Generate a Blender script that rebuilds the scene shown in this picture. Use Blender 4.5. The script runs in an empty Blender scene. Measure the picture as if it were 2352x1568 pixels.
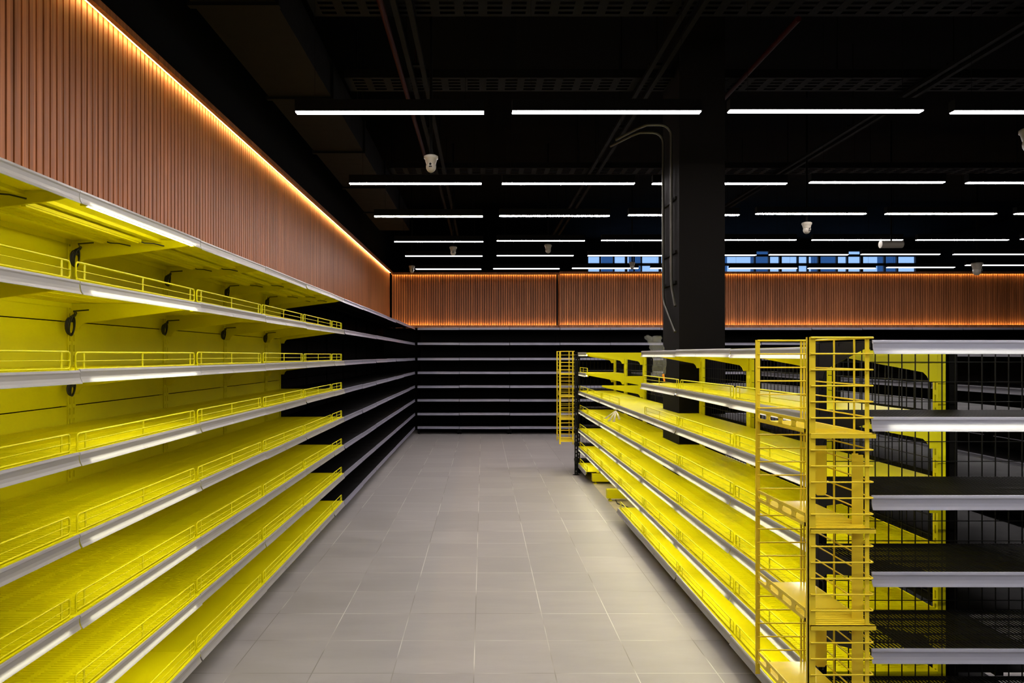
import bpy, math, random
from mathutils import Vector, Matrix, noise
random.seed(7)
S = bpy.context.scene
C = S.collection
PI = math.pi

# ------------------------------------------------------------------ camera, world, exposure
H = 1.57                                  # eye height
F = 1600.0                                # focal length for a 2352 px wide frame
VX, VY = 1109.0, 816.0                    # vanishing point of the aisle
cam_d = bpy.data.cameras.new('camera')
cam = bpy.data.objects.new('camera', cam_d); C.objects.link(cam)
cam.location = (0, 0, H); cam.rotation_euler = (PI/2, 0, 0)
cam_d.sensor_fit = 'HORIZONTAL'; cam_d.sensor_width = 36; cam_d.lens = F/2352*36
cam_d.shift_x = (1176-VX)/2352; cam_d.shift_y = (VY-784)/2352
cam_d.clip_start = 0.05; cam_d.clip_end = 200
S.camera = cam
w = bpy.data.worlds.new('dusk_sky'); S.world = w; w.use_nodes = True
bg = w.node_tree.nodes['Background']
bg.inputs[0].default_value = (0.30, 0.52, 0.95, 1); bg.inputs[1].default_value = 1.25
S.view_settings.view_transform = 'Standard'; S.view_settings.look = 'None'
S.view_settings.exposure = 0.0; S.view_settings.gamma = 1.0
S.view_settings.use_curve_mapping = False

LAMP = 72.0        # ceiling tubes
LED = 42.0          # warm cove strips
BAR_L = 20.0       # lit shelf bars on the wall run
BAR_R = 22.0        # lit shelf bars on the gondola

def at(px, py, Y): return Vector(((px-VX)*Y/F, Y, H-(py-VY)*Y/F))

# ------------------------------------------------------------------ materials
def mat(name, col, rough=0.5, metal=0.0, emit=None, estr=0.0, spec=0.5, noise_amt=0.0, nscale=8.0, transl=0.0, bump=0.0):
    m = bpy.data.materials.new(name); m.use_nodes = True
    nt = m.node_tree; N = nt.nodes; L = nt.links
    b = N['Principled BSDF']
    b.inputs['Base Color'].default_value = (*col, 1); b.inputs['Roughness'].default_value = rough
    b.inputs['Metallic'].default_value = metal; b.inputs['Specular IOR Level'].default_value = spec
    if emit:
        b.inputs['Emission Color'].default_value = (*emit, 1); b.inputs['Emission Strength'].default_value = estr
    if noise_amt > 0 or bump > 0:
        tc = N.new('ShaderNodeTexCoord'); nz = N.new('ShaderNodeTexNoise')
        nz.inputs['Scale'].default_value = nscale; nz.inputs['Detail'].default_value = 5
        L.new(tc.outputs['Object'], nz.inputs['Vector'])
        if noise_amt > 0:
            mr = N.new('ShaderNodeMapRange'); mr.inputs[1].default_value = .3; mr.inputs[2].default_value = .7
            mr.inputs[3].default_value = 1-noise_amt; mr.inputs[4].default_value = 1+noise_amt
            L.new(nz.outputs[0], mr.inputs[0])
            mx = N.new('ShaderNodeMix'); mx.data_type = 'RGBA'; mx.blend_type = 'MULTIPLY'; mx.inputs[0].default_value = 1
            mx.inputs[6].default_value = (*col, 1); L.new(mr.outputs[0], mx.inputs[7]); L.new(mx.outputs[2], b.inputs['Base Color'])
            m2 = N.new('ShaderNodeMapRange'); m2.inputs[3].default_value = max(0, rough-.08); m2.inputs[4].default_value = min(1, rough+.12)
            L.new(nz.outputs[0], m2.inputs[0]); L.new(m2.outputs[0], b.inputs['Roughness'])
        if bump > 0:
            bp = N.new('ShaderNodeBump'); bp.inputs['Strength'].default_value = bump; bp.inputs['Distance'].default_value = .01
            L.new(nz.outputs[0], bp.inputs['Height']); L.new(bp.outputs[0], b.inputs['Normal'])
    if transl > 0:
        tr = N.new('ShaderNodeBsdfTranslucent'); tr.inputs[0].default_value = (.95, .95, .92, 1)
        mxs = N.new('ShaderNodeMixShader'); mxs.inputs[0].default_value = transl
        L.new(b.outputs[0], mxs.inputs[1]); L.new(tr.outputs[0], mxs.inputs[2])
        L.new(mxs.outputs[0], N['Material Output'].inputs[0])
    return m

M = {}
M['yellow'] = mat('yellow_enamel', (.70, .64, .001), .42, spec=.16, noise_amt=.05, nscale=3)
M['towery'] = mat('warm_yellow_enamel', (.78, .60, .03), .17, spec=.2, noise_amt=.03, nscale=3)
M['black'] = mat('black_enamel', (.0045, .0042, .0038), .5, spec=.14, noise_amt=.15, nscale=5)
M['blackd'] = mat('deep_black_enamel', (.0024, .0021, .0019), .6, spec=.07, noise_amt=.2, nscale=5)
M['stripd'] = mat('shade_darkened_strip', (.05, .05, .06), .45, spec=.2)  # price strip colour darkened to imitate the dimness of the aisles beyond
M['blackpaint'] = mat('black_matt_paint', (.0015, .0015, .0014), .85, spec=.08)
M['ceilblack'] = mat('ceiling_black', (.0008, .0008, .0007), .9, spec=.05, noise_amt=.3, nscale=1.5)
M['ceilgear'] = mat('painted_ceiling_gear', (.0028, .0026, .0022), .75, spec=.06, noise_amt=.3, nscale=9)
M['column'] = mat('dark_grey_column', (.005, .0042, .0038), .8, spec=.08, noise_amt=.12, nscale=2)
M['strip'] = mat('frosted_price_strip', (.35, .335, .33), .28, transl=.42, spec=.6, noise_amt=.06, nscale=4)
M['stripe'] = mat('cool_price_strip', (.40, .41, .49), .28, transl=.35, spec=.5)
M['stripb'] = mat('grey_price_strip', (.19, .185, .235), .3, transl=.08, spec=.6, noise_amt=.1, nscale=4)
M['cable'] = mat('black_rubber', (.012, .012, .011), .5)
M['white'] = mat('white_plastic', (.20, .18, .145), .45)
M['lens'] = mat('dark_lens', (.01, .01, .012), .1)
M['lamp'] = mat('lamp_diffuser', (.9, .9, .9), .5, emit=(1.0, .93, .93), estr=LAMP)
M['barl'] = mat('lit_bar', (.9, .9, .85), .5, emit=(1.0, .95, .80), estr=BAR_L)
M['barr'] = mat('lit_bar_gondola', (.9, .9, .85), .5, emit=(1.0, .95, .82), estr=BAR_R)
M['bars'] = mat('dim_lit_bar', (.9, .9, .85), .5, emit=(1.0, .95, .80), estr=12.0)
M['led'] = mat('warm_led', (.9, .7, .4), .5, emit=(1.0, .68, .22), estr=LED)
M['conduit'] = mat('grey_conduit', (.045, .042, .03), .4, metal=.5)
M['redpipe'] = mat('dark_red_pipe', (.02, .0008, .0005), .7, spec=.08)
M['beige'] = mat('beige_screed', (.42, .36, .24), .75, noise_amt=.12, nscale=6)
M['paper'] = mat('grey_paper_strip', (.42, .38, .32), .6)
M['orange'] = mat('orange_plastic', (.8, .28, .02), .5)
M['facade'] = mat('blue_dusk_facade', (.05, .14, .26), .8)
M['frame'] = mat('dark_window_frame', (.006, .008, .012), .6)

def wood():
    m = bpy.data.materials.new('slatted_wood'); m.use_nodes = True
    nt = m.node_tree; N = nt.nodes; L = nt.links; b = N['Principled BSDF']
    tc = N.new('ShaderNodeTexCoord')
    mp = N.new('ShaderNodeMapping'); mp.inputs['Scale'].default_value = (90, 90, 1.6); L.new(tc.outputs['Object'], mp.inputs[0])
    nz = N.new('ShaderNodeTexNoise'); nz.inputs['Scale'].default_value = 1.0; nz.inputs['Detail'].default_value = 6; nz.inputs['Roughness'].default_value = .6
    L.new(mp.outputs[0], nz.inputs['Vector'])
    mp2 = N.new('ShaderNodeMapping'); mp2.inputs['Scale'].default_value = (1/.048, 1/.048, 0); L.new(tc.outputs['Object'], mp2.inputs[0])
    fl = N.new('ShaderNodeVectorMath'); fl.operation = 'FLOOR'; L.new(mp2.outputs[0], fl.inputs[0])
    wn = N.new('ShaderNodeTexWhiteNoise'); L.new(fl.outputs[0], wn.inputs[0])
    cr = N.new('ShaderNodeValToRGB'); cr.color_ramp.elements[0].position = .3; cr.color_ramp.elements[0].color = (.18, .060, .020, 1)
    cr.color_ramp.elements[1].position = .7; cr.color_ramp.elements[1].color = (.38, .138, .050, 1)
    L.new(nz.outputs[0], cr.inputs[0])
    mr = N.new('ShaderNodeMapRange'); mr.inputs[3].default_value = .8; mr.inputs[4].default_value = 1.18; L.new(wn.outputs[0], mr.inputs[0])
    mx = N.new('ShaderNodeMix'); mx.data_type = 'RGBA'; mx.blend_type = 'MULTIPLY'; mx.inputs[0].default_value = 1
    L.new(cr.outputs[0], mx.inputs[6]); L.new(mr.outputs[0], mx.inputs[7]); L.new(mx.outputs[2], b.inputs['Base Color'])
    b.inputs['Roughness'].default_value = .52; b.inputs['Specular IOR Level'].default_value = .25
    return m
M['wood'] = wood()
M['woodback'] = mat('dark_slat_backing', (.012, .004, .002), .9)

def tiles():
    m = bpy.data.materials.new('grey_floor_tiles'); m.use_nodes = True
    nt = m.node_tree; N = nt.nodes; L = nt.links; b = N['Principled BSDF']
    tc = N.new('ShaderNodeTexCoord')
    mp = N.new('ShaderNodeMapping'); mp.inputs['Location'].default_value = (.044+.4006*20, -3.4425+.3975*30, 0)
    L.new(tc.outputs['Object'], mp.inputs[0])
    br = N.new('ShaderNodeTexBrick'); br.offset = 0; br.squash = 1
    br.inputs['Color1'].default_value = (0, 0, 0, 1); br.inputs['Color2'].default_value = (1, 1, 1, 1); br.inputs['Mortar'].default_value = (.5, .5, .5, 1)
    br.inputs['Scale'].default_value = 1; br.inputs['Mortar Size'].default_value = .0026; br.inputs['Mortar Smooth'].default_value = .15
    br.inputs['Bias'].default_value = 0; br.inputs['Brick Width'].default_value = .4006; br.inputs['Row Height'].default_value = .3975
    L.new(mp.outputs[0], br.inputs['Vector'])
    n1 = N.new('ShaderNodeTexNoise'); n1.inputs['Scale'].default_value = 2.2; n1.inputs['Detail'].default_value = 7; n1.inputs['Roughness'].default_value = .62
    mpn = N.new('ShaderNodeMapping'); mpn.inputs['Scale'].default_value = (.7, 2.4, 1); L.new(tc.outputs['Object'], mpn.inputs[0]); L.new(mpn.outputs[0], n1.inputs['Vector'])
    cr = N.new('ShaderNodeValToRGB'); cr.color_ramp.elements[0].position = .28; cr.color_ramp.elements[0].color = (.215, .198, .192, 1)
    cr.color_ramp.elements[1].position = .75; cr.color_ramp.elements[1].color = (.285, .265, .256, 1)
    L.new(n1.outputs[0], cr.inputs[0])
    mr = N.new('ShaderNodeMapRange'); mr.inputs[3].default_value = .94; mr.inputs[4].default_value = 1.05; L.new(br.outputs['Color'], mr.inputs[0])
    mx = N.new('ShaderNodeMix'); mx.data_type = 'RGBA'; mx.blend_type = 'MULTIPLY'; mx.inputs[0].default_value = 1
    L.new(cr.outputs[0], mx.inputs[6]); L.new(mr.outputs[0], mx.inputs[7])
    n2 = N.new('ShaderNodeTexNoise'); n2.inputs['Scale'].default_value = 1.3; L.new(tc.outputs['Object'], n2.inputs['Vector'])
    gr = N.new('ShaderNodeValToRGB'); gr.color_ramp.elements[0].position = .42; gr.color_ramp.elements[0].color = (.16, .145, .13, 1)
    gr.color_ramp.elements[1].position = .56; gr.color_ramp.elements[1].color = (.46, .43, .40, 1); L.new(n2.outputs[0], gr.inputs[0])
    m2 = N.new('ShaderNodeMix'); m2.data_type = 'RGBA'; L.new(br.outputs['Fac'], m2.inputs[0]); L.new(mx.outputs[2], m2.inputs[6]); L.new(gr.outputs[0], m2.inputs[7])
    L.new(m2.outputs[2], b.inputs['Base Color'])
    rr = N.new('ShaderNodeMapRange'); rr.inputs[1].default_value = .3; rr.inputs[2].default_value = .7; rr.inputs[3].default_value = .46; rr.inputs[4].default_value = .60
    L.new(n1.outputs[0], rr.inputs[0]); L.new(rr.outputs[0], b.inputs['Roughness'])
    b.inputs['Specular IOR Level'].default_value = .28
    bp = N.new('ShaderNodeBump'); bp.inputs['Strength'].default_value = .3; bp.inputs['Distance'].default_value = .002; bp.invert = True
    L.new(br.outputs['Fac'], bp.inputs['Height']); L.new(bp.outputs[0], b.inputs['Normal'])
    return m
M['floor'] = tiles()

def glassy(name, col, alpha, rough=.1):
    m = bpy.data.materials.new(name); m.use_nodes = True
    nt = m.node_tree; N = nt.nodes; L = nt.links; b = N['Principled BSDF']
    b.inputs['Base Color'].default_value = (*col, 1); b.inputs['Roughness'].default_value = rough
    t = N.new('ShaderNodeBsdfTransparent'); x = N.new('ShaderNodeMixShader'); x.inputs[0].default_value = alpha
    L.new(t.outputs[0], x.inputs[1]); L.new(b.outputs[0], x.inputs[2]); L.new(x.outputs[0], N['Material Output'].inputs[0])
    return m
M['glass'] = glassy('window_glass', (.3, .4, .5), .06, .05)
M['bag'] = glassy('clear_plastic_film', (.55, .56, .50), .12, .18)

# ------------------------------------------------------------------ mesh helpers
class MB:
    def __init__(s): s.v = []; s.f = []; s.m = []; s.sm = []
    def add(s, vs, fs, mi=0, smooth=False):
        o = len(s.v); s.v += [tuple(v) for v in vs]
        for f in fs: s.f.append([i+o for i in f]); s.m.append(mi); s.sm.append(smooth)
        return s
    def box(s, x0, x1, y0, y1, z0, z1, mi=0):
        v = [(x0,y0,z0),(x1,y0,z0),(x1,y1,z0),(x0,y1,z0),(x0,y0,z1),(x1,y0,z1),(x1,y1,z1),(x0,y1,z1)]
        return s.add(v, [(0,3,2,1),(4,5,6,7),(0,1,5,4),(1,2,6,5),(2,3,7,6),(3,0,4,7)], mi)
    def prism(s, poly, axis, a, b, mi=0):
        n = len(poly)
        def p(u, w, t): return {'x': (t, u, w), 'y': (u, t, w), 'z': (u, w, t)}[axis]
        v = [p(u, w, a) for u, w in poly]+[p(u, w, b) for u, w in poly]
        ar = sum(poly[i][0]*poly[(i+1)%n][1]-poly[(i+1)%n][0]*poly[i][1] for i in range(n))
        fl = (ar > 0) ^ (axis == 'y') ^ (b < a)
        f = [tuple(range(n)), tuple(range(2*n-1, n-1, -1))]+[(i, i+n, (i+1)%n+n, (i+1)%n) for i in range(n)]
        if fl: f = [tuple(reversed(x)) for x in f]
        return s.add(v, f, mi)
    def tube(s, pts, r, seg=8, mi=0, caps=True, closed=False):
        P = [Vector(p) for p in pts]; n = len(P); base = len(s.v)
        up = None; rings = []
        for i in range(n):
            if closed: t = (P[(i+1)%n]-P[i-1]).normalized()
            else: t = (P[min(i+1, n-1)]-P[max(i-1, 0)]).normalized()
            if up is None:
                up = t.cross(Vector((0,0,1)))
                if up.length < .1: up = t.cross(Vector((1,0,0)))
                up.normalize()
            up = (up-t*up.dot(t)).normalized(); q = t.cross(up)
            rings.append([P[i]+r*(math.cos(2*PI*k/seg)*up+math.sin(2*PI*k/seg)*q) for k in range(seg)])
        v = [p for R in rings for p in R]; f = []
        for i in range(n if closed else n-1):
            a = i*seg; b2 = ((i+1)%n)*seg
            for k in range(seg): f.append((a+k, a+(k+1)%seg, b2+(k+1)%seg, b2+k))
        s.add(v, f, mi, True)
        if caps and not closed:
            s.add(rings[0], [tuple(reversed(range(seg)))], mi); s.add(rings[-1], [tuple(range(seg))], mi)
        return s
    def lathe(s, prof, seg=24, c=(0,0,0), mi=0):
        v = []; f = []
        for r, z in prof:
            for k in range(seg):
                a = 2*PI*k/seg; v.append((c[0]+r*math.cos(a), c[1]+r*math.sin(a), c[2]+z))
        for i in range(len(prof)-1):
            for k in range(seg): f.append((i*seg+k, i*seg+(k+1)%seg, (i+1)*seg+(k+1)%seg, (i+1)*seg+k))
        s.add(v, f, mi, True)
        return s
    def mesh(s, name, mats):
        me = bpy.data.meshes.new(name); me.from_pydata(s.v, [], s.f)
        for m in (mats if isinstance(mats, (list, tuple)) else [mats]): me.materials.append(m)
        me.polygons.foreach_set('material_index', s.m); me.polygons.foreach_set('use_smooth', s.sm)
        me.update(); return me

def link(name, data, parent=None, loc=(0,0,0), rot=(0,0,0)):
    o = bpy.data.objects.new(name, data); C.objects.link(o)
    if parent: o.parent = parent
    o.location = loc; o.rotation_euler = rot
    return o
def tag(o, label, cat, group=None, kind=None):
    o['label'] = label; o['category'] = cat
    if group: o['group'] = group
    if kind: o['kind'] = kind
    return o
def thing(name, label, cat, loc=(0,0,0), rz=0, group=None):
    return tag(link(name, None, None, loc, (0,0,rz)), label, cat, group)
def struct(name, mb, mats):
    o = link(name, mb.mesh(name, mats)); o['kind'] = 'structure'; return o
def arc(c, r, a0, a1, n, ax='xz', const=0):
    out = []
    for i in range(n+1):
        a = a0+(a1-a0)*i/n; u = c[0]+r*math.cos(a); w_ = c[1]+r*math.sin(a)
        out.append({'xz': (u, const, w_), 'xy': (u, w_, const), 'yz': (const, u, w_)}[ax])
    return out
_cache = {}
def cached(key, fn):
    if key not in _cache: _cache[key] = fn()
    return _cache[key]

# ------------------------------------------------------------------ room shell
XL, XR, YN, YF, ZC = -2.02, 12.2, -4.0, 19.0, 4.7
YB = 14.62                                     # partition behind the back shelving
struct('floor', MB().box(XL-.1, XR, YN, YF, -.1, 0), M['floor'])
struct('ceiling', MB().box(XL-.1, XR, YN, YF, ZC, ZC+.1), M['ceilblack'])
struct('wall_left', MB().box(XL-.1, XL, YN, YF, 0, ZC), M['blackpaint'])
struct('wall_right', MB().box(XR, XR+.1, YN, YF, 0, ZC), M['blackpaint'])
struct('wall_front', MB().box(XL-.1, XR+.1, YN-.1, YN, 0, ZC), M['blackpaint'])
struct('wall_back', MB().box(XL, XR, YB, YB+.1, 0, 3.2), M['blackpaint'])
# far wall with the clerestory window openings
wf = MB(); wz0, wz1 = 3.60, 4.42
wx0, wx1 = (1349-VX)*YF/F, (2107-VX)*YF/F
wf.box(XL, XR, YF, YF+.15, 0, wz0); wf.box(XL, XR, YF, YF+.15, wz1, ZC)
wf.box(XL, wx0, YF, YF+.15, wz0, wz1); wf.box(wx1, XR, YF, YF+.15, wz0, wz1)
struct('wall_far', wf, M['blackpaint'])
muls = [1349, 1379, 1410, 1439, 1457, 1474, 1517, 1561, 1621, 1662, 1735, 1768, 1794, 1834, 1857, 1883, 1924, 1948, 1981, 2034, 2063, 2107]
fr = MB()
for i, px in enumerate(muls):
    X = (px-VX)*YF/F; wd = .035 if i % 3 else .06
    fr.box(X-wd/2, X+wd/2, YF+.02, YF+.1, wz0, wz1)
fr.box(wx0, wx1, YF+.02, YF+.1, 4.02, 4.09); fr.box(wx0, wx1, YF+.02, YF+.1, 4.27, 4.33)
fr.box(wx0, wx1, YF+.02, YF+.1, wz0, wz0+.03)
win = struct('window_1', fr, M['frame'])
link('window_glass', MB().box(wx0, wx1, YF+.055, YF+.06, wz0, wz1).mesh('window_glass', M['glass']), win)
win['label'] = 'strip of high blue windows above the far partition'
for a, b, lab in [(1383, 1412, 'blue tower block behind the leftmost high windows'), (1452, 1474, 'narrow blue building seen through high windows left of column'), (1662, 1670, 'thin blue building edge seen directly right of the column'),
             (1738, 1768, 'dark blue building seen right of the column'), (1880, 1924, 'wide blue building seen through the middle high windows'), (2036, 2062, 'blue building at the right end of the high windows')]:
    Yo = 34; o = link('distant_building', MB().box((a-VX)*Yo/F, (b-VX)*Yo/F, Yo, Yo+.8, -1, 9).mesh('distant_building', M['facade']))
    tag(o, lab, 'building', 'buildings outside the high windows')
# bare strip of screed where the gondola stands
struct('trim_1', MB().box(1.345, 2.22, 2.6, 9.3, 0, .002), M['beige'])

# ------------------------------------------------------------------ slatted wood cladding with cove lights
ZT, ZBt = H+1.68, H+.625
def slats(axis, a0, a1, face, out, z0, z1, pitch=.048, gap=.012, depth=.030):
    mb = MB(); n = int((a1-a0)/pitch)
    for i in range(n):
        a = a0+i*pitch+gap/2; b = a+pitch-gap
        if axis == 'y': mb.box(min(face, face-out*depth), max(face, face-out*depth), a, b, z0, z1)
        else: mb.box(a, b, min(face, face-out*depth), max(face, face-out*depth), z0, z1)
    return mb
XW = -1.92
o = link('slat_cladding', slats('y', .5, 14.40, XW, 1, ZBt, ZT+.03).mesh('slat_cladding', M['wood']))
tag(o, 'long vertical wooden slat cladding high on the left wall', 'wall cladding')
def sub(name, mb, m, par): return link(name, mb.mesh(name, m), par)
sub('backing_board', MB().box(XL+.002, XW-.031, .5, 14.40, ZBt-.05, ZT+.06), M['woodback'], o)
sub('top_board', MB().box(XW+.042, XW+.072, .5, 14.34, ZT+.001, ZT+.036).box(XW-.03, XW+.042, .5, 14.34, ZT+.032, ZT+.042), M['wood'], o)
sub('bottom_ledge', MB().box(XW-.03, XW+.05, .5, 14.36, ZBt-.06, ZBt-.002), M['wood'], o)
sub('led_strip', MB().box(XW+.014, XW+.026, .5, 14.33, ZT+.020, ZT+.028), M['led'], o)
sub('led_strip', MB().box(XW+.012, XW+.020, .5, 14.33, ZBt-.001, ZBt+.004), M['led'], o)
def backclad(x0, x1, Y, lab):
    o = link('slat_cladding', slats('x', x0, x1, Y, -1, ZBt, ZT+.02).mesh('slat_cladding', M['wood']))
    tag(o, lab, 'wall cladding')
    sub('backing_board', MB().box(x0, x1, Y+.031, YB-.002, ZBt-.05, ZT+.03), M['woodback'], o)
    sub('top_board', MB().box(x0, x1, Y-.07, Y+.03, ZT, ZT+.03).box(x0, x1, Y-.07, Y-.062, ZT-.018, ZT), M['wood'], o)
    sub('bottom_ledge', MB().box(x0, x1, Y-.06, Y+.03, ZBt-.06, ZBt-.018).box(x0, x1, Y-.06, Y-.052, ZBt-.018, ZBt-.001), M['wood'], o)
    if x0 > 0: sub('side_board', MB().box(x0-.004, x0, Y, YB-.002, ZBt-.05, ZT+.02), M['wood'], o)
    sub('led_strip', MB().box(x0+.02, x1-.01, Y-.022, Y-.012, ZT-.006, ZT-.0005), M['led'], o)
    sub('led_strip', MB().box(x0+.02, x1-.01, Y-.034, Y-.022, ZBt-.017, ZBt-.010), M['led'], o)
backclad(-1.885, 1.566, 14.42, 'recessed wooden slat cladding left part of back wall')
backclad(1.57, 12.1, 14.27, 'long wooden slat cladding right part of back wall passing behind the column')

# ------------------------------------------------------------------ shelving modules
# local frame: x along the run (0..W), y from the back (0) to the front (D), z up
def m_shelf(W, D, kind, lip=.032):
    mb = MB(); t = .003
    if kind == 'slot':
        n = int(round(W/.019)); p = W/n
        for i in range(n): mb.box(i*p+.0025, (i+1)*p-.0025, .03, D-.03, -t, 0)
        for k in range(6):
            y = .01+k*(D-.04)/5; mb.box(.001, W-.001, y, y+.022, -t-.001, .0004)
        mb.box(.001, .02, 0, D, -t, .0006); mb.box(W-.02, W-.001, 0, D, -t, .0006)
    elif kind == 'grate':
        n = int(W/.0135)
        for i in range(n+1):
            x = .004+i*(W-.008)/n; mb.box(x-.0019, x+.0019, .003, D-.003, -.004, 0)
        for k in range(6):
            y = .004+k*(D-.008)/5; mb.box(0, W, y-.0025, y+.0025, -.009, -.004)
        lip = .02
    elif kind == 'notch':
        mb.box(.001, .062, 0, D, -t, 0); mb.box(.602, W-.001, 0, D, -t, 0); mb.box(.062, .602, .158, D, -t, 0)
        mb.box(.001, W-.001, D-.003, D, -lip, 0); mb.box(.062, .602, .158, .161, -lip, 0)
        return mb
    else:
        mb.box(.001, W-.001, 0, D, -t, 0)
        mb.box(.001, W-.001, D*.33, D*.33+.03, -.016, -t); mb.box(.001, W-.001, D*.66, D*.66+.03, -.016, -t)
    mb.box(.001, W-.001, D-.003, D, -lip, 0)
    mb.box(.001, W-.001, 0, .003, -lip*.8, 0)
    return mb
def m_strip(W):
    pr = [(0, .002), (.005, .001), (.0075, -.006), (.005, -.011), (.0055, -.024), (.0085, -.034), (.0135, -.0435),
          (.0115, -.0445), (.006, -.035), (.003, -.024), (.0025, -.010), (0, -.006)]
    mb = MB().prism(pr, 'x', .003, W-.003)
    return mb
def m_rail(W):
    a, b = .018, W-.018; z0, z1 = .006, .062; r = .0032; c = .012
    pts = []
    for cx, cz, a0 in [(b-c, z1-c, 0), (a+c, z1-c, PI/2), (a+c, z0+c, PI), (b-c, z0+c, 1.5*PI)]:
        pts += arc((cx, cz), c, a0, a0+PI/2, 4, 'xz', 0)
    mb = MB().tube(pts, r, 8, closed=True)
    mb.tube([(a, .002, .033), (b, .002, .033)], .0016, 6)
    for x in [a+.045, a+(b-a)*.52, b-.05][:(3 if W > .6 else 2)]:
        mb.box(x-.0045, x+.0045, -.001, .0015, z0, z1)
    for x in (a+.003, b-.003): mb.tube([(x, 0, -.002), (x, 0, z0+.004)], .003, 6)
    return mb
def m_bracket(D, x):
    d = D-.02
    poly = [(0, -.004), (d, -.004), (d, -.020), (d-.05, -.034), (.055, -.098), (.040, -.112), (.030, -.135), (0, -.135)]
    return MB().prism(poly, 'x', x-.0015, x+.0015)
def m_upright(Ht, x, wdt=.030, dep=.03):
    mb = MB()                                         # slotted channel: two face bands with rungs, and side cheeks
    mb.box(x-wdt/2, x-.004, -.004, 0, 0, Ht); mb.box(x+.004, x+wdt/2, -.004, 0, 0, Ht)
    z = .02
    while z < Ht: mb.box(x-.004, x+.004, -.004, 0, z, min(Ht, z+.018)); z += .05
    mb.box(x-wdt/2, x-wdt/2+.003, -dep, -.004, 0, Ht); mb.box(x+wdt/2-.003, x+wdt/2, -dep, -.004, 0, Ht)
    return mb
def m_panel(W, Ht, z0=.13):
    mb = MB(); z = z0
    while z < Ht-.02:
        z1 = min(Ht, z+.4); mb.box(.012, W-.012, -.012, -.006, z+.0025, z1-.0025); z += .4
    return mb
def m_wiremesh(W, Ht, z0=.12, px=.05, pz=.075):
    mb = MB(); n = int(round((W-.04)/px))
    for i in range(n+1):
        x = .02+i*(W-.04)/n; mb.box(x-.0017, x+.0017, -.0165, -.0135, z0, Ht)
    z = z0
    while z <= Ht: mb.box(.012, W-.012, -.0135, -.0105, z-.0014, z+.0014); z += pz
    return mb
def m_foot(D, x):
    mb = MB().box(x-.02, x+.02, 0, D-.07, .032, .124)
    for y in (.06, D-.11):
        mb.tube([(x, y, .008), (x, y, .034)], .006, 8); mb.lathe([(.0, .011), (.014, .009), (.022, .004), (.022, 0)], 16, (x, y, 0))
    return mb
def m_bar(W, x0=.06, x1=None):
    x1 = x1 or W-.06
    mb = MB().box(x0-.012, x1+.012, -.010, .012, .012, .020, 0)
    mb.tube([(x0, 0, .004), (x1, 0, .004)], .0085, 10, 1)
    mb.box(x0-.014, x0, -.009, .009, -.006, .012, 0); mb.box(x1, x1+.014, -.009, .009, -.006, .012, 0)
    return mb
def m_dead(W):
    mb = MB().box(.09, W-.09, -.016, .016, -.012, .0); mb.box(.10, W-.10, -.008, .008, -.018, -.012)
    return mb
def m_deadcable(W):
    return MB().tube([(.095, .004, -.006), (.07, .02, -.012), (.045, .05, -.010), (.02, .09, -.018)], .003, 6)

def bay(label, cat, group, loc, rz, W, D, zs, col='yellow', kind='solid', rails=(), brackets=True, lit=(), dead=(), back='panel', Ht=None,
        stripm='strip', missing=(), basefoot=True, kinds=None, litm='barl', upr='both', name='shelving_bay', extra_br=(), barpos=.028, litx=None):
    r = thing(name, label, cat, loc, rz, group)
    Ht = Ht or zs[0]; cm = M[col]
    if back == 'panel': link('back_panel', cached(('panel', W, Ht, col), lambda: m_panel(W, Ht).mesh('back_panel', cm)), r)
    if back == 'mesh': link('wire_mesh_back', cached(('wm', W, Ht), lambda: m_wiremesh(W, Ht).mesh('wire_mesh_back', M['black'])), r)
    ux = {'both': [.0165, W-.0165], 'start': [.0165], 'end': [W-.0165], 'none': []}[upr]
    for x in ux: link('upright', cached(('up', x, Ht, col), lambda: m_upright(Ht, x).mesh('upright', cm)), r)
    if basefoot:
        for x in (.022, W-.022): link('base_foot', cached(('ft', x, D, col), lambda: m_foot(D, x).mesh('base_foot', cm)), r)
    for i, z in enumerate(zs):
        lev = i+1
        if lev in missing: continue
        k = (kinds or {}).get(lev, kind)
        tilt = random.uniform(-.003, .003)
        s = link('shelf', cached(('sh', W, D, k, col), lambda: m_shelf(W, D, k).mesh('shelf', cm)), r, (0, 0, z))
        st = link('price_strip', cached(('st', W, stripm), lambda: m_strip(W).mesh('price_strip', M[stripm])), s,
                  (random.uniform(-.002, .002), D+.0005, random.uniform(-.003, .001)), (random.uniform(-.10, .10), tilt, 0))
        st['label'] = 'frosted price strip along the shelf edge'
        if lev in rails:
            link('wire_guard', cached(('ra', W, col), lambda: m_rail(W).mesh('wire_guard', cm)), s, (0, D-.018, 0), (0, random.uniform(-.003, .003), random.uniform(-.004, .004)))
        if brackets and not (lev == len(zs) and basefoot):
            for x in (.0035, W-.0035): link('shelf_bracket', cached(('br', D, x, col), lambda: m_bracket(D, x).mesh('shelf_bracket', cm)), s)
        if lev in lit:
            a, b = litx or (.06, W-.06)
            q = link('light_bar', cached(('bar', a, b, litm, col, litm == 'barl' and lev > 3), lambda: m_bar(W, a, b).mesh('light_bar', [cm, M['bars' if litm == 'barl' and lev > 3 else litm]])), s, (0, D-barpos, -.037))
            q['label'] = 'glowing white tube under the shelf edge'
        if lev in dead:
            for y in (.20, .36): 
                d = link('light_housing', cached(('dead', W, col), lambda: m_dead(W).mesh('light_housing', cm)), s, (0, y, -.016))
                link('power_lead', cached(('dc', W), lambda: m_deadcable(W).mesh('power_lead', M['cable'])), s, (0, y, -.016))
    for (x, z) in extra_br: link('shelf_bracket', cached(('br', D, x, col), lambda: m_bracket(D, x).mesh('shelf_bracket', cm)), r, (0, 0, z))
    return r

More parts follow.
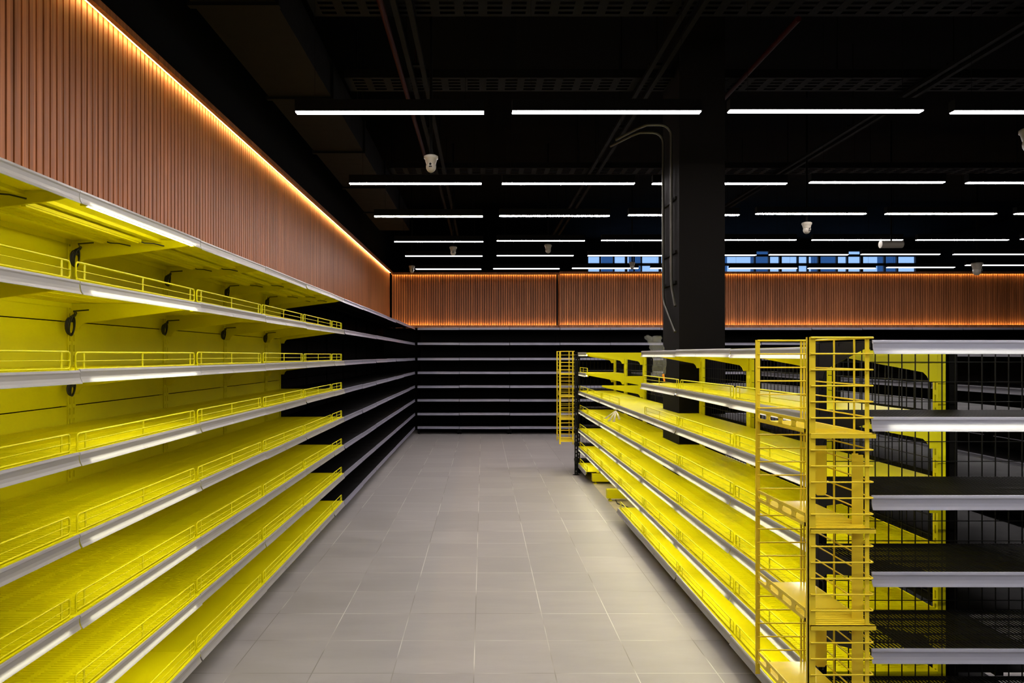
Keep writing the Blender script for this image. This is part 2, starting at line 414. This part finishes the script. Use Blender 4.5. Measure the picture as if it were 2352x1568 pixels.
ORD = ['first', 'second', 'third', 'fourth', 'fifth', 'sixth', 'seventh', 'eighth', 'ninth', 'tenth', 'eleventh', 'twelfth', 'thirteenth']
ZL = [H+d for d in (.553, .251, -.050, -.324, -.597, -.868, -1.142, -1.412)]
DL = 1.962-1.353
XB = -1.962
# left wall, yellow run: bays from the camera to the far end
YJ = [1.332, 2.329, 3.326, 4.318, 5.314, 6.317]
wl = ['nearest yellow wall bay on the left, cut by the photo edge', 'second yellow wall bay from the camera, with three glowing light tubes',
      'third yellow wall bay from the camera on the left wall', 'fourth yellow wall bay from the camera on the left wall', 'fifth yellow wall bay, last full-width one before the narrow bay']
for i in range(5):
    W = YJ[i+1]-YJ[i]
    bay(wl[i], 'shelving unit', 'yellow shelving bays along the left wall', (XB, YJ[i+1], 0), -PI/2, round(W, 3), DL, ZL, 'yellow', 'solid', rails=(2,3,4,5,6,7,8),
        kinds={2: 'slot', 4: 'slot', 5: 'slot', 6: 'slot', 7: 'slot'}, lit=((1,2,3,4,5,6,7) if i == 1 else ((6,7) if i == 0 else ())), dead=(1,), Ht=2.12, barpos=.011)
bay('narrow yellow wall bay at the far end, next to the black bays', 'shelving unit', 'yellow shelving bays along the left wall', (XB, 6.773, 0), -PI/2, .455, DL, ZL, 'yellow', 'solid',
    rails=(2,3,4,5,6,7,8), kinds={2: 'slot', 4: 'slot', 5: 'slot', 6: 'slot', 7: 'slot'}, dead=(1,), Ht=2.12)
for i in range(7):
    y0 = 6.776+i*1.008
    lab = ['first black wall bay, directly after the yellow bays'][0] if i == 0 else ('last black wall bay on the left, in the room corner' if i == 6 else '%s black wall bay after the yellow shelving on the left' % ORD[i])
    bay(lab, 'shelving unit', 'black shelving bays along the left wall', (XB, y0+1.008, 0), -PI/2, 1.005, DL, ZL, 'blackd', 'solid', brackets=False, Ht=2.12, stripm='stripb')
# back wall black run
nb = 13
for k in range(nb):
    x0 = -1.466+k*1.0
    if k == 0: x0 = -1.3; Wd = .832
    else: Wd = .998
    lab = 'leftmost black bay on the back wall, in the corner' if k == 0 else ('rightmost black bay on the back wall' if k == nb-1 else '%s black bay from the left corner along the back wall' % ORD[k])
    bay(lab, 'shelving unit', 'black shelving bays along the back wall', (x0+Wd, 14.475, 0), PI, Wd, .637, ZL, 'blackd', 'solid', brackets=False, Ht=2.12, stripm='stripb', basefoot=True)

# yellow gondola on the right of the aisle
ZG = [H+d for d in (.034, -.220, -.466, -.718, -.968, -1.205, -1.425)]
XS = 1.735; DG = 1.735-1.268
YG = [2.655, 3.555, 4.555, 5.555, 6.53, 7.535, 8.535, 9.25]
gl = ['yellow gondola bay nearest the camera, behind the wire tower', 'second yellow gondola bay from the camera', 'third yellow gondola bay, last one with a top shelf before the gap',
      'fourth yellow gondola bay, without its two upper shelves', 'fifth yellow gondola bay, upper shelves and base shelf missing', 'sixth yellow gondola bay, base shelf missing, beige floor below', 'narrow yellow gondola bay at the far end with all shelves']
for i in range(7):
    W = round(YG[i+1]-YG[i], 3); miss = (); rl = (2,3,4,5,6,7); eb = ()
    if i == 3: miss = (1,2); rl = (4,5,6,7)
    if i in (4, 5): miss = (1,2,7)
    if i == 5: eb = ((W-.0035, ZG[0]), (W-.0035, ZG[1]), (.0035, ZG[0]), (.0035, ZG[1]), (.0035, ZG[1]-.10))
    kd = {k: 'notch' for k in range(1, 8)} if i == 3 else {3: 'solid', 4: 'slot', 5: 'slot', 6: 'slot'}
    bay(gl[i], 'shelving unit', 'yellow gondola bays right of the aisle', (XS, YG[i], 0), PI/2, W, DG, ZG, 'yellow', 'solid', rails=rl, kinds=kd,
        lit=(1,2,3,4,5,6), litm='barr', missing=miss, back=(None if i == 3 else 'mesh'), Ht=ZG[0], extra_br=eb, upr='both', name='gondola_bay')
# black shelves on the far side of the gondola
for i in range(7):
    if i == 3: continue
    W = round(YG[i+1]-YG[i], 3)
    lab = {0: 'black gondola bay backing the nearest yellow bay', 1: 'black gondola bay backing the second yellow bay', 2: 'black gondola bay just in front of the column, backing the third yellow bay',
           4: 'black gondola bay directly behind the column', 5: 'black gondola bay beyond the column, second one', 6: 'black gondola bay at the far end behind the narrow yellow bay'}[i]
    bay(lab, 'shelving unit', 'black bays on the hidden side of the gondola', (XS+.075, YG[i]+W, 0), -PI/2, W, .44, ZG, 'blackd', 'solid', back=None, brackets=False, Ht=ZG[0], stripm='stripb', name='gondola_bay', missing=(1,))
# next aisle
for i in range(7):
    y0 = 2.6+i*1.0
    bay('%s black bay of the next aisle gondola, seen through the mesh' % (ORD[i] if i else 'nearest'), 'shelving unit', 'black bays of the gondola in the next aisle', (4.05, y0, 0), PI/2, .998, .44, ZG, 'blackd', 'solid', back='panel', brackets=False, Ht=ZG[0], stripm='stripd', name='gondola_bay')
for i in range(7):
    y0 = 2.6+i*1.0
    bay('%s black bay of the gondola two aisles over on the right' % (ORD[i] if i else 'nearest'), 'shelving unit', 'black bays of the gondola two aisles over', (6.6, y0, 0), PI/2, .998, .44, ZG, 'blackd', 'solid', back='panel', brackets=False, Ht=ZG[0], stripm='stripd', name='gondola_bay')
# black end unit facing the camera
ZE = [H+d for d in (.048, -.204, -.455, -.707, -.957, -1.205, -1.42)]
e = bay('black wire-shelf end unit facing the camera at right', 'shelving unit', None, (1.262+1.0, 2.62, 0), PI, 1.0, .352, ZE, 'black', 'grate', kinds={1: 'solid', 2: 'grate', 7: 'solid'}, lit=(1,2), litm='barr',
        back='mesh', Ht=ZE[0], name='end_unit', barpos=.02, upr='both', stripm='stripe')
e2 = bay('black end unit at the far end of the yellow gondola', 'shelving unit', None, (1.262, 9.29, 0), 0, 1.0, .352, ZE, 'blackd', 'solid', back='mesh', Ht=ZE[0], name='end_unit', brackets=False, stripm='stripb', upr='both')
p = thing('end_post', 'black slotted post standing at the far end of the gondola', 'post', (1.228, 9.17, 0))
link('post_body', m_upright(1.575, 0, .045, .04).mesh('post_body', M['black']), p)
link('foot_plate', MB().lathe([(0, .012), (.03, .008), (.05, 0)], 16).mesh('foot_plate', M['black']), p)

# ------------------------------------------------------------------ yellow wire towers hung on the gondola ends
def tower(label, loc, rz, lift, detail=True):
    # local: x to the right (0..w), y away from the viewer (0..d); z heights absolute
    t = thing('wire_tower', label, 'display rack', loc, rz, 'yellow wire towers on the gondola ends')
    w_, d = .196, .42; zt, zb = H+.057, H-1.18; m = M['towery']
    for (x0, x1, y0, y1) in [(-.006, .017, 0, .004), (.172, .184, 0, .004), (-.006, .010, d-.004, d), (.160, .166, d-.004, d), (.171, .177, d-.004, d)]:
        mb = MB().box(x0, x1, y0, y1, zb, zt)
        if x1-x0 > .02: mb.box(x0, x0+.003, y0, y0+.016, zb, zt)
        link('post', mb.mesh('post', m), t)
    mb = MB(); z = zt-.002; k = 0
    while z > zb:
        c = .008
        pts = [(0, d-.006, z), (w_-c, d-.006, z)]+[(w_-c+c*math.sin(a), d-.006-c+c*math.cos(a), z) for a in (.5, 1.0)]+[(w_, d-.006-c, z), (w_, .002+c, z)]
        pts += [(w_-c+c*math.cos(a), -.004+c-c*math.sin(a), z) for a in (.5, 1.0)]+[(w_-c, -.004, z), (0, -.004, z)]
        mb.tube(pts, .0026 if k else .0034, 8); z -= .0498; k += 1
    link('wire_rungs', mb.mesh('wire_rungs', m), t)
    for y in (.105, .235):
        link('vertical_wire', MB().tube([(w_-.003, y, zb), (w_-.003, y, zt-.004)], .0032, 8).mesh('vertical_wire', m), t)
    for z in (H-.243, H-.538, H-.838, H-1.132):
        tr = MB().box(.004, w_-.004, .0, d-.008, -.003, 0)
        for q in range(9): tr.box(.004, w_-.006, .012+q*.016, .018+q*.016, 0, .0012)
        tr.box(0, w_+.006, -.006, -.002, -.014, .001); tr.box(0, w_+.006, -.006, .004, -.001, .001)
        T = link('tray', tr.mesh('tray', m), t, (0, 0, z))
        sp = MB(); x0, x1 = -.0015, .0015; L0, L1 = .012, d-.002; hh = .042
        def bx(ya, yb, za, zb_): sp.box(x0, x1, ya, yb, za, zb_)
        bx(L0, L1, 0, .012); bx(L0+.02, L1, hh-.011, hh)
        nsl = 4; seg = (L1-L0)/nsl
        for q in range(nsl+1):
            yc = L0+q*seg; a = max(L0, yc-.014); b = min(L1, yc+.014)
            if q == 0: sp.prism([(L0, .0), (L0+.024, .0), (L0+.024, hh), (L0+.016, hh-.003), (L0+.006, hh-.013)], 'x', x0, x1)
            else: bx(a, b, .010, hh-.009)
            if q:
                for sy in (a, b):
                    s1 = -1 if sy == a else 1
                    if L0 < sy < L1-.001:
                        for zz, s2 in ((.012, 1), (hh-.011, -1)): sp.prism([(sy, zz), (sy+s1*.006, zz), (sy, zz+s2*.006)], 'x', x0, x1)
        link('slotted_side', sp.mesh('slotted_side', m), T)
    if detail:
        ch = MB().box(.178, .194, .052, .060, zb, H-.317).box(.178, .1805, .060, .085, zb, H-.317).box(.158, .178, .052, .0545, zb, H-.312)
        link('channel', ch.mesh('channel', m), t)
        for za, zb_ in ((H-.492, H-.317), (H-1.095, H-.95)):
            mb = MB().prism([(.150, za+.01), (.160, za), (.185, za), (.192, za+.01), (.192, zb_), (.150, zb_)], 'y', .285, .289); mb.box(.150, .153, .289, .305, za+.01, zb_)
            link('hook_plate', mb.mesh('hook_plate', m), t)
    return t
tower('near yellow wire tower with slotted trays at the gondola end', (1.017, 2.165, 0), 0, 0)
tower('small far yellow wire tower at the far gondola end', (1.02, 9.25, 0), math.radians(-1.2), 0, False)

# ------------------------------------------------------------------ column with conduits
cx0, cx1, cy0, cy1 = 1.587, 1.957, 5.630, 6.135
tag(link('column', MB().box(cx0, cx1, cy0, cy1, 0, ZC).mesh('column', M['column'])), 'square dark grey column rising behind the yellow gondola', 'column')
def conduit(y, ztop, zlow, zend, lab):
    X = cx0-.026; r = .09
    P = [(1.16, y+.30, ztop-.03), (1.30, y+.08, ztop-.005), (1.36, y, ztop)]
    P += [(X-r+r*math.sin(a), y, ztop-r+r*math.cos(a)) for a in (0, .4, .8, 1.2, PI/2)]
    P += [(X, y, zlow+.10), (X, y-.012, zlow+.04), (X, y-.05, zlow-.02), (X, cy0+.02, zend)]
    o = link('conduit', MB().tube(P, .011, 10).mesh('conduit', M['conduit']))
    tag(o, lab, 'pipe', 'conduits on the column')
conduit(6.03, 3.50, 2.03, 1.76, 'grey conduit on the left edge of the column, farther one')
conduit(5.77, 3.48, 2.10, 1.97, 'grey conduit on the column side, nearer one')
t = thing('conduit_rack', 'small dark bracket rungs holding the column conduits', 'bracket', (cx0, 5.9, 0))
for z in (2.86, 2.42, 2.17):
    link('rung', MB().box(-.013, 0, -.20, .20, z-.012, z+.012).mesh('rung', M['ceilgear']), t)

# ------------------------------------------------------------------ ceiling lamps
rows = [(4.45, [(680,1112,259),(1176,1609,258),(1673,2117,256),(2186,2640,258)]),
        (6.29, [(803,1106,422),(1153,1457,422),(1498,1806,422),(1860,2168,419),(2220,2530,420)]),
        (7.75, [(860,1109,497),(1147,1400,496),(1443,1697,494),(1736,1988,491),(2034,2287,491),(2331,2584,491)]),
        (9.43, [(906,1110,555),(1141,1343,553),(1381,1585,552),(1622,1828,551),(1865,2072,551),(2105,2315,551),(2345,2550,549)]),
        (10.83, [(931,1108,588),(1141,1317,587),(1350,1527,587),(1560,1736,586),(1767,1947,585),(1978,2158,584),(2190,2372,584)]),
        (12.40, [(955,1105,618),(1133,1285,617),(1314,1466,616),(1494,1645,616),(1675,1830,616),(1856,2010,616),(2037,2192,614),(2218,2380,609)])]
XP = [(-1.193, .008), (.186, 1.391), (1.569, 2.803), (2.995, 4.25)]
rn = ['nearest row', 'second row', 'third row', 'fourth row', 'fifth row', 'sixth row']
def lamp(x0, x1, Y, z, lab, grp):
    L = x1-x0
    t = thing('linear_lamp', lab, 'ceiling lamp', ((x0+x1)/2, Y, z), 0, grp)
    link('housing', MB().box(-L/2, L/2, -.032, .032, .003, .075).mesh('housing', M['ceilgear']), t)
    link('diffuser', MB().box(-L/2+.002, L/2-.002, -.022, .022, -.003, .003).mesh('diffuser', M['lamp']), t)
    for s in (-1, 1): link('suspension_wire', MB().tube([(s*L*.4, 0, .075), (s*L*.4, 0, ZC-z)], .0012, 5).mesh('suspension_wire', M['ceilgear']), t)
for i, (Y, ls) in enumerate(rows):
    for j, (a, b, y) in enumerate(ls):
        lamp((a-VX)*Y/F, (b-VX)*Y/F, Y, H+(VY-y)*Y/F, 'glowing linear lamp, %s from the left in the %s of ceiling lamps' % (ORD[j], rn[i]), 'linear ceiling lamps')
for Y in (2.85, 1.4, 0.0, -1.5):
    for j, (a, b) in enumerate(XP):
        lamp(a, b, Y, H+1.55, 'linear lamp overhead outside the picture, above the camera', 'linear lamps above the camera')

# ------------------------------------------------------------------ security cameras
def seccam(px, py, Y, w_px, yaw, lab, grp='white dome cameras under the ceiling'):
    p = at(px, py, Y); s = w_px*Y/F/.11
    t = thing('security_camera', lab, 'security camera', p, yaw, grp); t.scale = (s, s, s)
    link('mount_base', MB().lathe([(0, .012), (.045, .012), (.055, .006), (.055, -.012), (.048, -.018), (.040, -.05), (.036, -.062), (0, -.062)], 28).mesh('mount_base', M['white']), t)
    b = MB()
    prof = [(.040*math.sin(a), -.075+.046*math.cos(a)) for a in [i*PI/10 for i in range(11)]]
    b.lathe(prof, 24); ball = link('camera_ball', b.mesh('camera_ball', M['white']), t)
    r = MB().tube([(0, -.030, -.070), (0, -.043, -.073)], .020, 20); link('lens_ring', r.mesh('lens_ring', M['white']), ball)
    l = MB().tube([(0, -.043, -.064), (0, -.0455, -.0645)], .0095, 16); l.box(-.012, .012, -.0455, -.040, -.088, -.078); link('lens', l.mesh('lens', M['lens']), ball)
    link('drop_pole', MB().tube([(0, 0, .012), (0, 0, (ZC-p.z)/s)], .012, 8).mesh('drop_pole', M['blackpaint']), t)
for a in [(990, 361, 5.0, 32, -.05, 'largest white dome camera, below the nearest row of lamps'),
          (1041, 568, 10.3, 17, 0, 'small dome camera hanging above the aisle in the distance'),
          (1259, 563, 10.3, 17, 2.6, 'small dome camera left of the column, turned away'),
          (946, 611, 12.3, 14, .5, 'dome camera at the far left corner beside the last lamps'),
          (1853, 513, 8.0, 22, .3, 'dome camera right of the column above the far lamps'),
          (1452, 603, 12.0, 14, 2.8, 'tiny dome camera in front of the blue windows'),
          (2244, 606, 11.8, 24, .6, 'dome camera at far right below the last lamps')]:
    seccam(*a)
seccam(2368, 300, 5.0, 46, 2.5, 'dome camera cut off by the right edge of the photo')
p = at(2047, 561, 9.3)
t = thing('ceiling_cylinder', 'white cylindrical unit hanging behind the fourth lamp row at right', 'ceiling unit', p)  # white horizontal cylinder hung from the ceiling on a pole
link('body', MB().tube([(-.145, 0, 0), (-.13, 0, 0), (.13, 0, .002), (.145, 0, .002)], .05, 24).mesh('body', M['white']), t)
link('bracket', MB().tube([(0, 0, .045), (0, 0, ZC-p.z)], .012, 8).mesh('bracket', M['blackpaint']), t)

# ------------------------------------------------------------------ ceiling services
def tray(Y, z, x0, x1, lab):
    mb = MB(); mb.box(x0, x1, Y-.15, Y-.147, z, z+.07); mb.box(x0, x1, Y+.147, Y+.15, z, z+.07)
    for k in range(5): mb.box(x0, x1, Y-.147+k*.066, Y-.117+k*.066, z, z+.002)
    x = x0
    while x < x1: mb.box(x, x+.06, Y-.147, Y+.147, z-.001, z+.0015); x += .16
    for k in range(6):
        xx = x0+.5+k*(x1-x0-1)/5; mb.tube([(xx, Y, z), (xx, Y, ZC)], .004, 6)
    tag(link('cable_tray', mb.mesh('cable_tray', M['ceilgear'])), lab, 'cable tray', 'black cable trays across the ceiling')
tray(4.62, H+2.32, -1.15, 9, 'perforated cable tray crossing the ceiling at the top edge')
tray(5.92, H+2.30, -1.15, 9, 'cable tray crossing the ceiling above the nearest lamp row')
tray(8.7, H+2.30, -1.15, 9, 'cable tray crossing above the second lamp row')
for X, lab in ((-.575, 'pair of painted rails running along the ceiling above the aisle'), (1.33, 'pair of painted rails running towards the column'), (3.68, 'pair of painted rails along the ceiling at right')):
    mb = MB()
    for dx in (0, .10): mb.box(X+dx-.018, X+dx+.018, .5, 14, H+2.26, H+2.29); 
    for k in range(9): mb.box(X-.02, X+.12, 1+k*1.5, 1.04+k*1.5, H+2.29, H+2.31); mb.tube([(X+.05, 1.02+k*1.5, H+2.31), (X+.05, 1.02+k*1.5, ZC)], .005, 6)
    tag(link('ceiling_rail', mb.mesh('ceiling_rail', M['ceilgear'])), lab, 'ceiling rail')
for X, y0, y1, lab in ((-.66, 3.6, 8, 'dark red pipe beside the ceiling rails above the aisle'), (2.13, 4.7, 6.2, 'short dark red pipe on the ceiling right of the column')):
    mb = MB().tube([(X, y0, H+2.27), (X, y1, H+2.27)], .02, 10); mb.tube([(X, y0+.6*(y1-y0)+.6, H+2.27), (X, y0+.6*(y1-y0)+.6, ZC)], .006, 6)
    tag(link('sprinkler_pipe', mb.mesh('sprinkler_pipe', M['redpipe'])), lab, 'pipe')
mb = MB().box(-1.72, -1.22, .5, 11.6, H+2.08, H+2.38)
for k in range(7): mb.box(-1.74, -1.20, 1.1+k*1.5, 1.14+k*1.5, H+2.06, H+2.40)
for k in range(4): mb.box(-1.73, -1.72, 1.5+k*2.6, 1.53+k*2.6, H+2.38, ZC); mb.box(-1.22, -1.21, 1.5+k*2.6, 1.53+k*2.6, H+2.38, ZC)
tag(link('air_duct', mb.mesh('air_duct', M['ceilgear'])), 'long dark air duct under the ceiling along the left wall', 'duct')

# ------------------------------------------------------------------ small loose things
def coil(px, py, Y, size, lab, turn=0):
    p = at(px, py, Y); mb = MB()
    for k in range(4):
        pts = []; ph = k*.35
        for i in range(20):
            a = 2*PI*i/20
            pts.append((.004*k-.006+.006*math.sin(a+ph), size*.30*math.sin(a)*(1-.12*k)+turn*.01*k, -size*.5+size*.5*math.cos(a)*(1+.04*k)))
        mb.tube(pts, .0032, 6, closed=True)
    mb.tube([(0, 0, 0), (.01, .02, size*.22), (.03, -.03, size*.35), (.10, -.03, size*.42)], .0035, 6)
    mb.tube([(0, 0, 0), (.0, .03, size*.16), (-.01, .055, size*.30)], .0075, 6)
    mb.tube([(0, -.012, -.012), (0, .012, -.012)], .010, 8)
    o = link('coiled_cable', mb.mesh('coiled_cable', M['cable'])); o.location = p
    tag(o, lab, 'cable', 'coiled black cables hanging under the yellow shelves')
for a in [(174, 575, 3.26, .075, 'coiled black cable under the top shelf, nearest the camera'), (386, 633, 4.24, .06, 'coiled black cable under the top shelf, second from the camera'),
          (522, 664, 5.22, .06, 'coiled black cable under the top shelf, third from the camera'), (614, 688, 6.22, .06, 'coiled black cable under the top shelf, farthest one'),
          (163, 729, 3.26, .08, 'coiled black cable under the second shelf, nearest the camera'), (379, 745, 4.24, .06, 'coiled black cable under the second shelf, second from the camera'),
          (514, 760, 5.22, .06, 'coiled black cable under the second shelf, third from the camera'), (610, 770, 6.22, .06, 'coiled black cable under the second shelf, farthest one'),
          (165, 878, 3.26, .06, 'looped black cable hanging below the third shelf')]:
    coil(*a)
# crumpled clear bag behind the top shelf end
def bag():
    mb = MB(); nx, nz = 10, 16; vs = []; fs = []
    for j in range(nz+1):
        v = j/nz
        for i in range(2*nx):
            a = 2*PI*i/(2*nx); wd = .055*(1-.25*abs(v-.4)) + (.02 if v > .9 else 0)
            n1 = noise.noise(Vector((math.cos(a)*2.5, math.sin(a)*2.5, v*9)))
            n2 = noise.noise(Vector((math.cos(a)*7, math.sin(a)*7, v*20)))
            r = 1+.35*n1+.25*n2
            vs.append((wd*math.cos(a)*r+.02*math.sin(v*4)-.03*(v-.5), .03*math.sin(a)*r, -.155+.32*v+.015*n1))
    for j in range(nz):
        for i in range(2*nx): fs.append((j*2*nx+i, j*2*nx+(i+1)%(2*nx), (j+1)*2*nx+(i+1)%(2*nx), (j+1)*2*nx+i))
    fs.append(tuple(range(2*nx)))
    mb.add(vs, fs)
    return mb
p = at(1508, 818, 5.72)
o = link('plastic_bag', bag().mesh('plastic_bag', M['bag'])); o.location = p
tag(o, 'crumpled clear plastic bag hanging at the end of the gondola top shelf', 'bag')
p = at(1524, 866, 5.45)
o = link('orange_tag', MB().prism([(-.012, .02), (.004, .028), (.014, -.03), (.002, -.034)], 'y', -.0012, .0012).mesh('orange_tag', M['orange'])); o.location = p
tag(o, 'small orange tag lying on the second gondola shelf under the plastic bag', 'tag')
# bent grey paper strips hanging from a shelf edge
t = thing('paper_strips', 'bunch of bent grey price strips hanging under the third gondola shelf', 'paper strips', (1.240, 6.50, H-.515))
for k, (dx, dz) in enumerate([(-.10, -.075), (-.065, -.10), (-.02, -.105), (.035, -.085)]):
    mb = MB(); n = 6
    for q in range(n):
        u0, u1 = q/n, (q+1)/n
        a = (dx*u0, -.02*math.sin(u0*3), dz*u0+.02*u0*(1-u0)); b = (dx*u1, -.02*math.sin(u1*3), dz*u1+.02*u1*(1-u1))
        wv = .013
        mb.add([(a[0]-wv*(.3+.7*u0), a[1], a[2]), (a[0]+wv*(.3+.7*u0), a[1]+.004, a[2]), (b[0]+wv*(.3+.7*u1), b[1]+.004, b[2]), (b[0]-wv*(.3+.7*u1), b[1], b[2]),
                (a[0]-wv*(.3+.7*u0), a[1]+.002, a[2]), (a[0]+wv*(.3+.7*u0), a[1]+.006, a[2]), (b[0]+wv*(.3+.7*u1), b[1]+.006, b[2]), (b[0]-wv*(.3+.7*u1), b[1]+.002, b[2])],
               [(0,1,2,3), (7,6,5,4), (0,4,5,1), (2,6,7,3), (1,5,6,2), (3,7,4,0)])
    link('strip', mb.mesh('strip', M['paper']), t)
mb = MB().tube([at(1410, 1148, 7.5)+Vector((.02, .0, .0)), (1.42, 7.35, .008), (1.50, 7.15, .008), (1.60, 7.05, .008), (1.68, 7.0, .008)], .006, 6)
tag(link('floor_cable', mb.mesh('floor_cable', M['cable'])), 'thin black cable lying on the beige floor under the gondola', 'cable')
